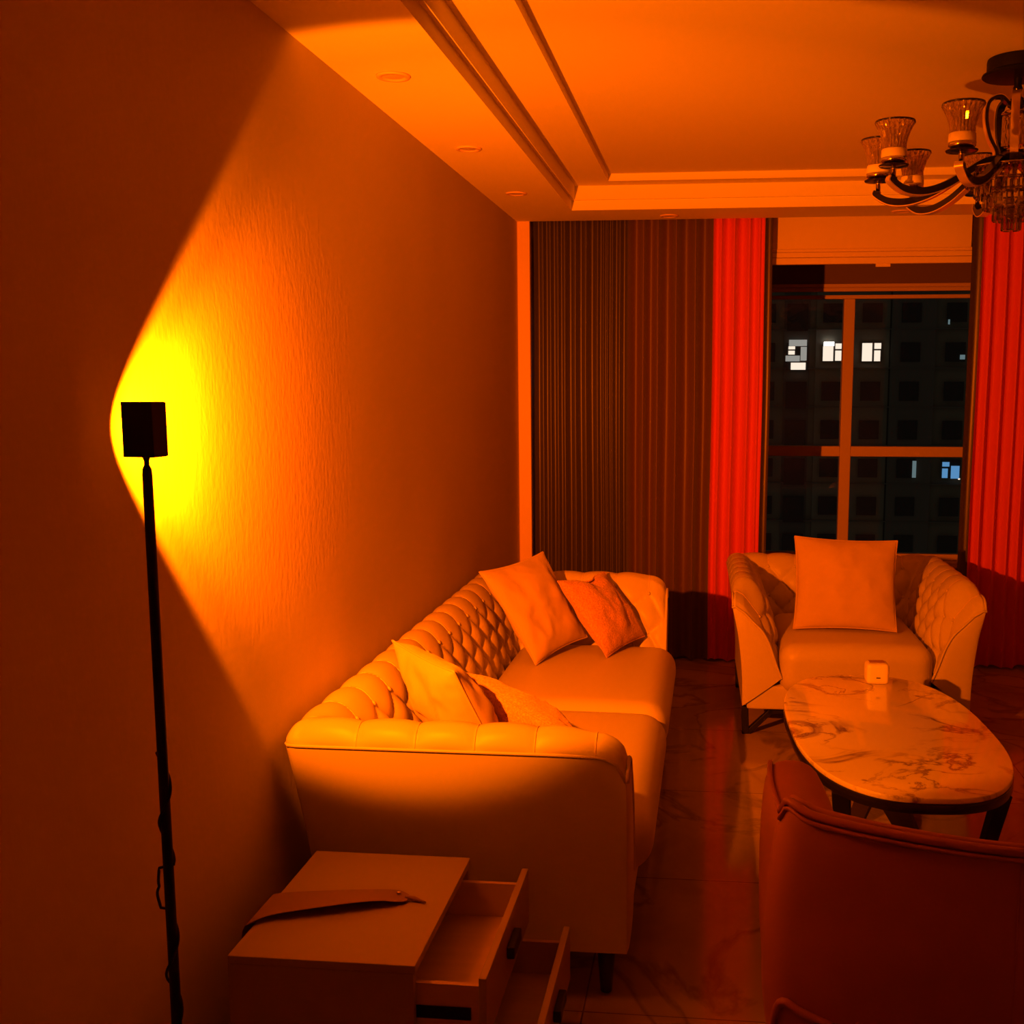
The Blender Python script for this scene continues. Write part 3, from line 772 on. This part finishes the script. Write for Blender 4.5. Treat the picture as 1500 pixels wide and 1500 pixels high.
# arms
for sg in (-1, 1):
    def ax(x): return 0.625 + sg * (0.625 - x) * -1 if False else (x if sg < 0 else 1.25 - x)
    rws = []
    for i in range(25):
        t = i / 24; y = 2.09 + 0.66 * t
        zt2 = 0.742 - 0.06 * t ** 1.5 - 0.10 * max(0, (t - 0.8) / 0.2) ** 2
        xo = 0.150 - 0.020 * math.sin(PI * t); xi = xo + 0.155 * (0.75 + 0.25 * math.sin(PI * (t * .8 + .1)))
        if t < 0.08: zt2 -= 0.02
        sec = [(xo + 0.02, 0.16), (xo - 0.004, 0.3), (xo - 0.01, 0.45), (xo - 0.008, 0.58), (xo, zt2 - 0.035), (xo + 0.012, zt2 - 0.010), (xo + 0.045, zt2 + 0.004), (xo + 0.09, zt2 + 0.002), (xi - 0.02, zt2 - 0.02), (xi, zt2 - 0.07), (xi + 0.004, 0.5), (xi, 0.35), (xi, 0.16)]
        rws.append([(ax(a), y, z) for a, z in sec])
    m2 = MB(); m2.grid(rws, close_u=True); n_ = len(rws[0]); m2.f.append(tuple(range(n_))); m2.f.append(tuple(range(24 * n_, 25 * n_)))
    o = rcb(m2, 'arm', rust, smooth=True)
    md = o.modifiers.new('soft', 'SUBSURF'); md.levels = 1; md.render_levels = 1
    e0 = rws[0]
    tb = MB(); tb.tube(catmull([Vector(e0[k]) + Vector((0, -0.006, 0)) for k in (2, 3, 4, 5, 6)], 4), 0.008, 8)
    tb.tube([Vector(r[5]) + Vector((0, 0, 0.004)) for r in rws], 0.0065, 8)
    rcb(tb, 'arm_piping', rust_p, smooth=True)
o = rounded('seat_cushion', 0.29, 0.96, 2.03, 2.72, 0.22, 0.43, 0.06, rust, rc, puff=0.02); o.data.transform(Matrix.Translation(-rc.location))
for x, y in ((0.25, 2.12), (1.0, 2.12), (0.25, 2.65), (1.0, 2.65)):
    rcb(MB().lathe([(0.012, 0), (0.02, 0.15)], 14, (x, y, 0)), 'leg', blackm, smooth=True)
rcb(MB().box(0.22, 1.03, 2.08, 2.70, 0.145, 0.215), 'base_rail', rust, bevel=0.006)

# ------------------------------------------------------------------ sunset floor lamp
LX, LY = -0.966, 1.815
fl = thing('floor_lamp', 'black sunset floor lamp with a square head on a thin pole by the left wall', 'lamp', (LX, LY, 0))
MB().lathe([(0.105, 0), (0.108, 0.006), (0.106, 0.014), (0.02, 0.018), (0.012, 0.022)], 40).build('base', blackm, fl, smooth=True)
MB().lathe([(0.0095, 0.02), (0.0092, 0.8), (0.0085, 1.445), (0.0075, 1.456), (0.0045, 1.462)], 16).build('pole', blackm, fl, smooth=True)
MB().lathe([(0.0045, 1.461), (0.0045, 1.470), (0.007, 1.4765), (0.007, 1.482)], 12).build('neck_joint', blackm, fl, smooth=True)
RH = Matrix.Rotation(math.radians(-6.3), 4, 'Z')
hd = MB().box(-0.0295, 0.0295, -0.022, 0.017, 1.4765, 1.5705, RH); hd.build('lamp_head', blackm, fl, bevel=0.0015)
MB().box(-0.0285, 0.0285, 0.0172, 0.021, 1.4775, 1.5695, RH).build('lens_ring', blackm, fl)
lens_m = M_('glowing_lens', (0.02, 0.02, 0.02), 0.2, emit=(1.0, 0.13, 0.001), es=11)
lo_ = MB().lathe([(0.024, 0.0), (0.024, 0.002), (0.0, 0.0045)], 32).build('lens', lens_m, fl, smooth=True)
lo_.data.transform(RH @ Matrix.Translation((0, 0.0212, 1.5235)) @ Matrix.Rotation(-PI / 2, 4, 'X'))
cord = []
for k in range(161):
    t = k / 160; z = 0.02 + 0.93 * t; a = t * 2 * PI * 6.5
    rr = 0.0105 + 0.0025 * max(0, math.sin(t * 37)) + (0.008 * math.exp(-((z - 0.695) / 0.022) ** 2)) + 0.004 * math.exp(-((z - 0.50) / 0.02) ** 2)
    cord.append((rr * math.cos(a), rr * math.sin(a), z))
for i, p in enumerate(cord):
    if abs(p[2] - 0.695) < 0.04: cord[i] = (-abs(p[0]) * .5 - 0.0105 - 0.007 * math.exp(-((p[2] - 0.695) / 0.02) ** 2), -0.004, p[2])
MB().tube(cord, 0.0026, 6).build('power_cord', blackm, fl, smooth=True)

# ------------------------------------------------------------------ chandelier
CH = Vector((0.978, 3.93, 0))
ch = thing('chandelier', 'chandelier with curved black arms, cut glass cups and crystal tiers', 'chandelier', (CH.x, CH.y, 2.655))
def cpart(mb, name, mat, parent=None, **k):
    o = mb.build(name, mat, parent or ch, **k); o.data.transform(Matrix.Translation((0, 0, -2.655))); return o
cpart(MB().lathe([(0.098, 2.6545), (0.100, 2.645), (0.100, 2.615), (0.113, 2.607), (0.115, 2.602), (0.110, 2.598), (0.02, 2.592)], 48), 'canopy', blackm, sharp=0.6)
cpart(MB().lathe([(0.013, 2.595), (0.012, 2.57), (0.016, 2.56), (0.012, 2.55), (0.013, 2.535), (0.026, 2.525), (0.030, 2.505), (0.020, 2.498), (0.010, 2.495), (0.010, 2.345)], 20), 'stem', blackg, sharp=0.6)
cpart(MB().lathe([(0.012, 2.494), (0.045, 2.488), (0.048, 2.482), (0.012, 2.476)], 28), 'upper_collar', chrome, smooth=True)
cpart(MB().lathe([(0.012, 2.368), (0.045, 2.362), (0.075, 2.345), (0.080, 2.325), (0.060, 2.318), (0.012, 2.316)], 32), 'hub', blackg, sharp=0.6)
tubes = cpart(MB().lathe([(0.011, 0.0), (0.011, 0.095), (0.008, 0.098)], 12, (0.034, 0, 2.378)), 'crystal_column', cup_m, sharp=0.6)
for k in range(1, 6):
    c2 = tubes.copy(); COL.objects.link(c2); c2.parent = ch; c2.rotation_euler = (0, 0, 2 * PI * k / 6)
def ribbon(pts, w_, th):
    pts = catmull(pts, 8); rows = []
    for i, p in enumerate(pts):
        t = (pts[min(i + 1, len(pts) - 1)] - pts[max(i - 1, 0)]).normalized()
        s = Vector((0, 1, 0)); nn = t.cross(s).normalized()
        rows.append([p + s * w_ / 2 + nn * th / 2, p - s * w_ / 2 + nn * th / 2, p - s * w_ / 2 - nn * th / 2, p + s * w_ / 2 - nn * th / 2])
    return rows
edge_m = M_('brass_edge', (0.85, 0.66, 0.46), 0.28, metal=0.6)
def make_arm(a0, first=[None]):
    if first[0] is None:
        pts = [(0.055, 0, 2.335), (0.11, 0, 2.325), (0.17, 0, 2.292), (0.25, 0, 2.246), (0.33, 0, 2.222), (0.40, 0, 2.226), (0.440, 0, 2.247), (0.440, 0, 2.262)]
        rows = ribbon(pts, 0.024, 0.022)
        mb = MB(); mb.grid(rows, close_u=True); mb.f.append((0, 1, 2, 3)); n = len(rows) * 4; mb.f.append((n - 4, n - 3, n - 2, n - 1))
        arm = cpart(mb, 'arm', blackg, sharp=0.6)
        e2 = MB()
        pp = catmull([(x, 0, z - 0.0135) for x, y, z in pts[:-2]] + [(0.4535, 0, 2.245), (0.4535, 0, 2.264)], 8)
        rw = []
        for i, p in enumerate(pp):
            t = (pp[min(i + 1, len(pp) - 1)] - pp[max(i - 1, 0)]).normalized(); nn = t.cross(Vector((0, 1, 0))).normalized(); s = Vector((0, 1, 0))
            rw.append([p + s * .014 + nn * .0018, p - s * .014 + nn * .0018, p - s * .014 - nn * .0018, p + s * .014 - nn * .0018])
        e2.grid(rw, close_u=True)
        kids = [cpart(e2, 'edge_band', edge_m, arm, sharp=0.6)]
        c0 = (0.438, 0, -0.048)
        kids.append(cpart(MB().lathe([(0.008, 2.300), (0.008, 2.334), (0.012, 2.338)], 14, c0), 'cup_stem', chrome, arm, smooth=True))
        kids.append(cpart(MB().lathe([(0.010, 2.338), (0.046, 2.342), (0.048, 2.346), (0.040, 2.350), (0.010, 2.350)], 36, c0), 'drip_plate', blackg, arm, sharp=0.6))
        kids.append(cpart(MB().lathe([(0.012, 2.351), (0.033, 2.352), (0.0405, 2.357), (0.0415, 2.368)], 36, c0), 'cup_base', chrome, arm, smooth=True))
        kids.append(cpart(MB().lathe([(0.040, 2.3685), (0.041, 2.372), (0.040, 2.394), (0.0375, 2.396)], 36, c0), 'frosted_sleeve', lampshade_m, arm, smooth=True))
        # cut glass cup with facets
        prof = [(0.036, 2.397), (0.036, 2.412), (0.040, 2.430), (0.047, 2.450), (0.056, 2.468), (0.0615, 2.478)]
        N = 44; rows2 = []
        for r, z in prof + [(r - 0.006, z) for r, z in prof[::-1]]:
            inn = False
            rows2.append([(c0[0] + r * (1 + (0.06 if k % 2 else -0.03)) * math.cos(2 * PI * k / N), r * (1 + (0.06 if k % 2 else -0.03)) * math.sin(2 * PI * k / N), z + c0[2]) for k in range(N)])
        m3 = MB(); m3.grid(rows2, close_u=True, close_v=True)
        kids.append(cpart(m3, 'glass_cup', cup_m, arm))
        kids.append(cpart(MB().tube([(c0[0] + 0.0605 * math.cos(2 * PI * k / 32), 0.0605 * math.sin(2 * PI * k / 32), 2.4805 + c0[2]) for k in range(34)], 0.0032, 6, caps=False), 'cup_rim', blackg, arm, smooth=True))
        kids.append(cpart(MB().lathe([(0.011, 2.397), (0.011, 2.415), (0.014, 2.432), (0.010, 2.450), (0.002, 2.460)], 16, c0), 'bulb', lampshade_m, arm, smooth=True))
        first[0] = (arm, kids); arm.rotation_euler = (0, 0, a0)
    else:
        arm, kids = first[0]; c2 = arm.copy(); COL.objects.link(c2); c2.parent = ch; c2.rotation_euler = (0, 0, a0)
        for k in kids:
            k2 = k.copy(); COL.objects.link(k2); k2.parent = c2
for k in range(10): make_arm(math.radians(200 + 36 * k))
# bows rising from the hub to the collar
bow = None
for k in range(5):
    a = math.radians(182 + 72 * k)
    if bow is None:
        rows = ribbon([(0.030, 0, 2.515), (0.055, 0, 2.535), (0.090, 0, 2.520), (0.098, 0, 2.47), (0.085, 0, 2.41), (0.062, 0, 2.365), (0.060, 0, 2.340)], 0.026, 0.010)
        mb = MB(); mb.grid(rows, close_u=True); mb.f.append((0, 1, 2, 3)); n = len(rows) * 4; mb.f.append((n - 4, n - 3, n - 2, n - 1))
        bow = cpart(mb, 'bow', blackg, sharp=0.6)
        rw = [[r[0] + (r[0] - r[3]) * s * 0.0 + (r[0] - r[3]).normalized() * d for d in (0.0005, 0.003)] + [r[1] + (r[1] - r[2]).normalized() * d for d in (0.003, 0.0005)] for r in rows for s in (0,)]
        m4 = MB(); m4.grid(rw, close_u=True)
        be = cpart(m4, 'edge_band', edge_m, bow, sharp=0.6)
        bow.rotation_euler = (0, 0, a)
    else:
        c2 = bow.copy(); COL.objects.link(c2); c2.parent = ch; c2.rotation_euler = (0, 0, a)
        b3 = be.copy(); COL.objects.link(b3); b3.parent = c2
# crystal tiers
cr0 = None
for r, zt2, n in ((0.150, 2.306, 24), (0.118, 2.268, 20), (0.088, 2.228, 15), (0.056, 2.190, 10), (0.026, 2.158, 5)):
    for k in range(n):
        a = 2 * PI * (k + (0.5 if n % 2 else 0)) / n
        if cr0 is None:
            m5 = MB(); w1, w2 = 0.0135, 0.008
            m5.box(-w2 / 1.4, w2 / 1.4, -w1, w1, -0.052, -0.004)
            me = m5.mesh('crystal', bevel=0.004, seg=1); cr0 = link('crystal', me, crystal_m, ch); c2 = cr0
        else:
            c2 = cr0.copy(); COL.objects.link(c2); c2.parent = ch
        c2.location = (r * math.cos(a), r * math.sin(a), zt2 - 2.655); c2.rotation_euler = (0, 0, a)
for r, z in ((0.150, 2.306), (0.118, 2.268), (0.088, 2.228), (0.056, 2.190), (0.026, 2.158)):
    cpart(MB().tube([(r * math.cos(2 * PI * k / 40), r * math.sin(2 * PI * k / 40), z) for k in range(42)], 0.0032, 6, caps=False), 'crystal_ring', chrome, smooth=True)
for k in range(5):
    a = 2 * PI * k / 5
    cpart(MB().tube([(0.07 * math.cos(a), 0.07 * math.sin(a), 2.322), (0.150 * math.cos(a), 0.150 * math.sin(a), 2.306)], 0.003, 6), 'ring_spoke', chrome)
cpart(MB().tube([(0, 0, 2.32), (0, 0, 2.158)], 0.006, 8), 'inner_rod', chrome)

# ------------------------------------------------------------------ downlights
dl_d = M_('downlight_diffuser', (0.62, 0.55, 0.45), 0.35)
for x, y, lb in ((-0.95, 3.34, 'recessed downlight nearest the lamp above the left wall'), (-0.95, 4.36, 'middle recessed downlight of the row along the left wall'),
                 (-0.945, 5.38, 'recessed downlight of the left row closest to the curtain corner'), (-0.25, 6.16, 'recessed downlight over the dark left curtain'), (0.965, 6.13, 'recessed downlight above the window blind behind the chandelier')):
    t = thing('downlight', lb, 'downlight', (x, y, ZC), 0, 'recessed downlights in the dropped ceiling')
    MB().lathe([(0.034, -0.0005), (0.036, -0.007), (0.049, -0.006), (0.051, -0.0005)], 40).build('trim_ring', trim_m, t, smooth=True)
    MB().lathe([(0.034, -0.0008), (0.030, -0.003), (0.0, -0.004)], 32).build('diffuser', dl_d, t, smooth=True)
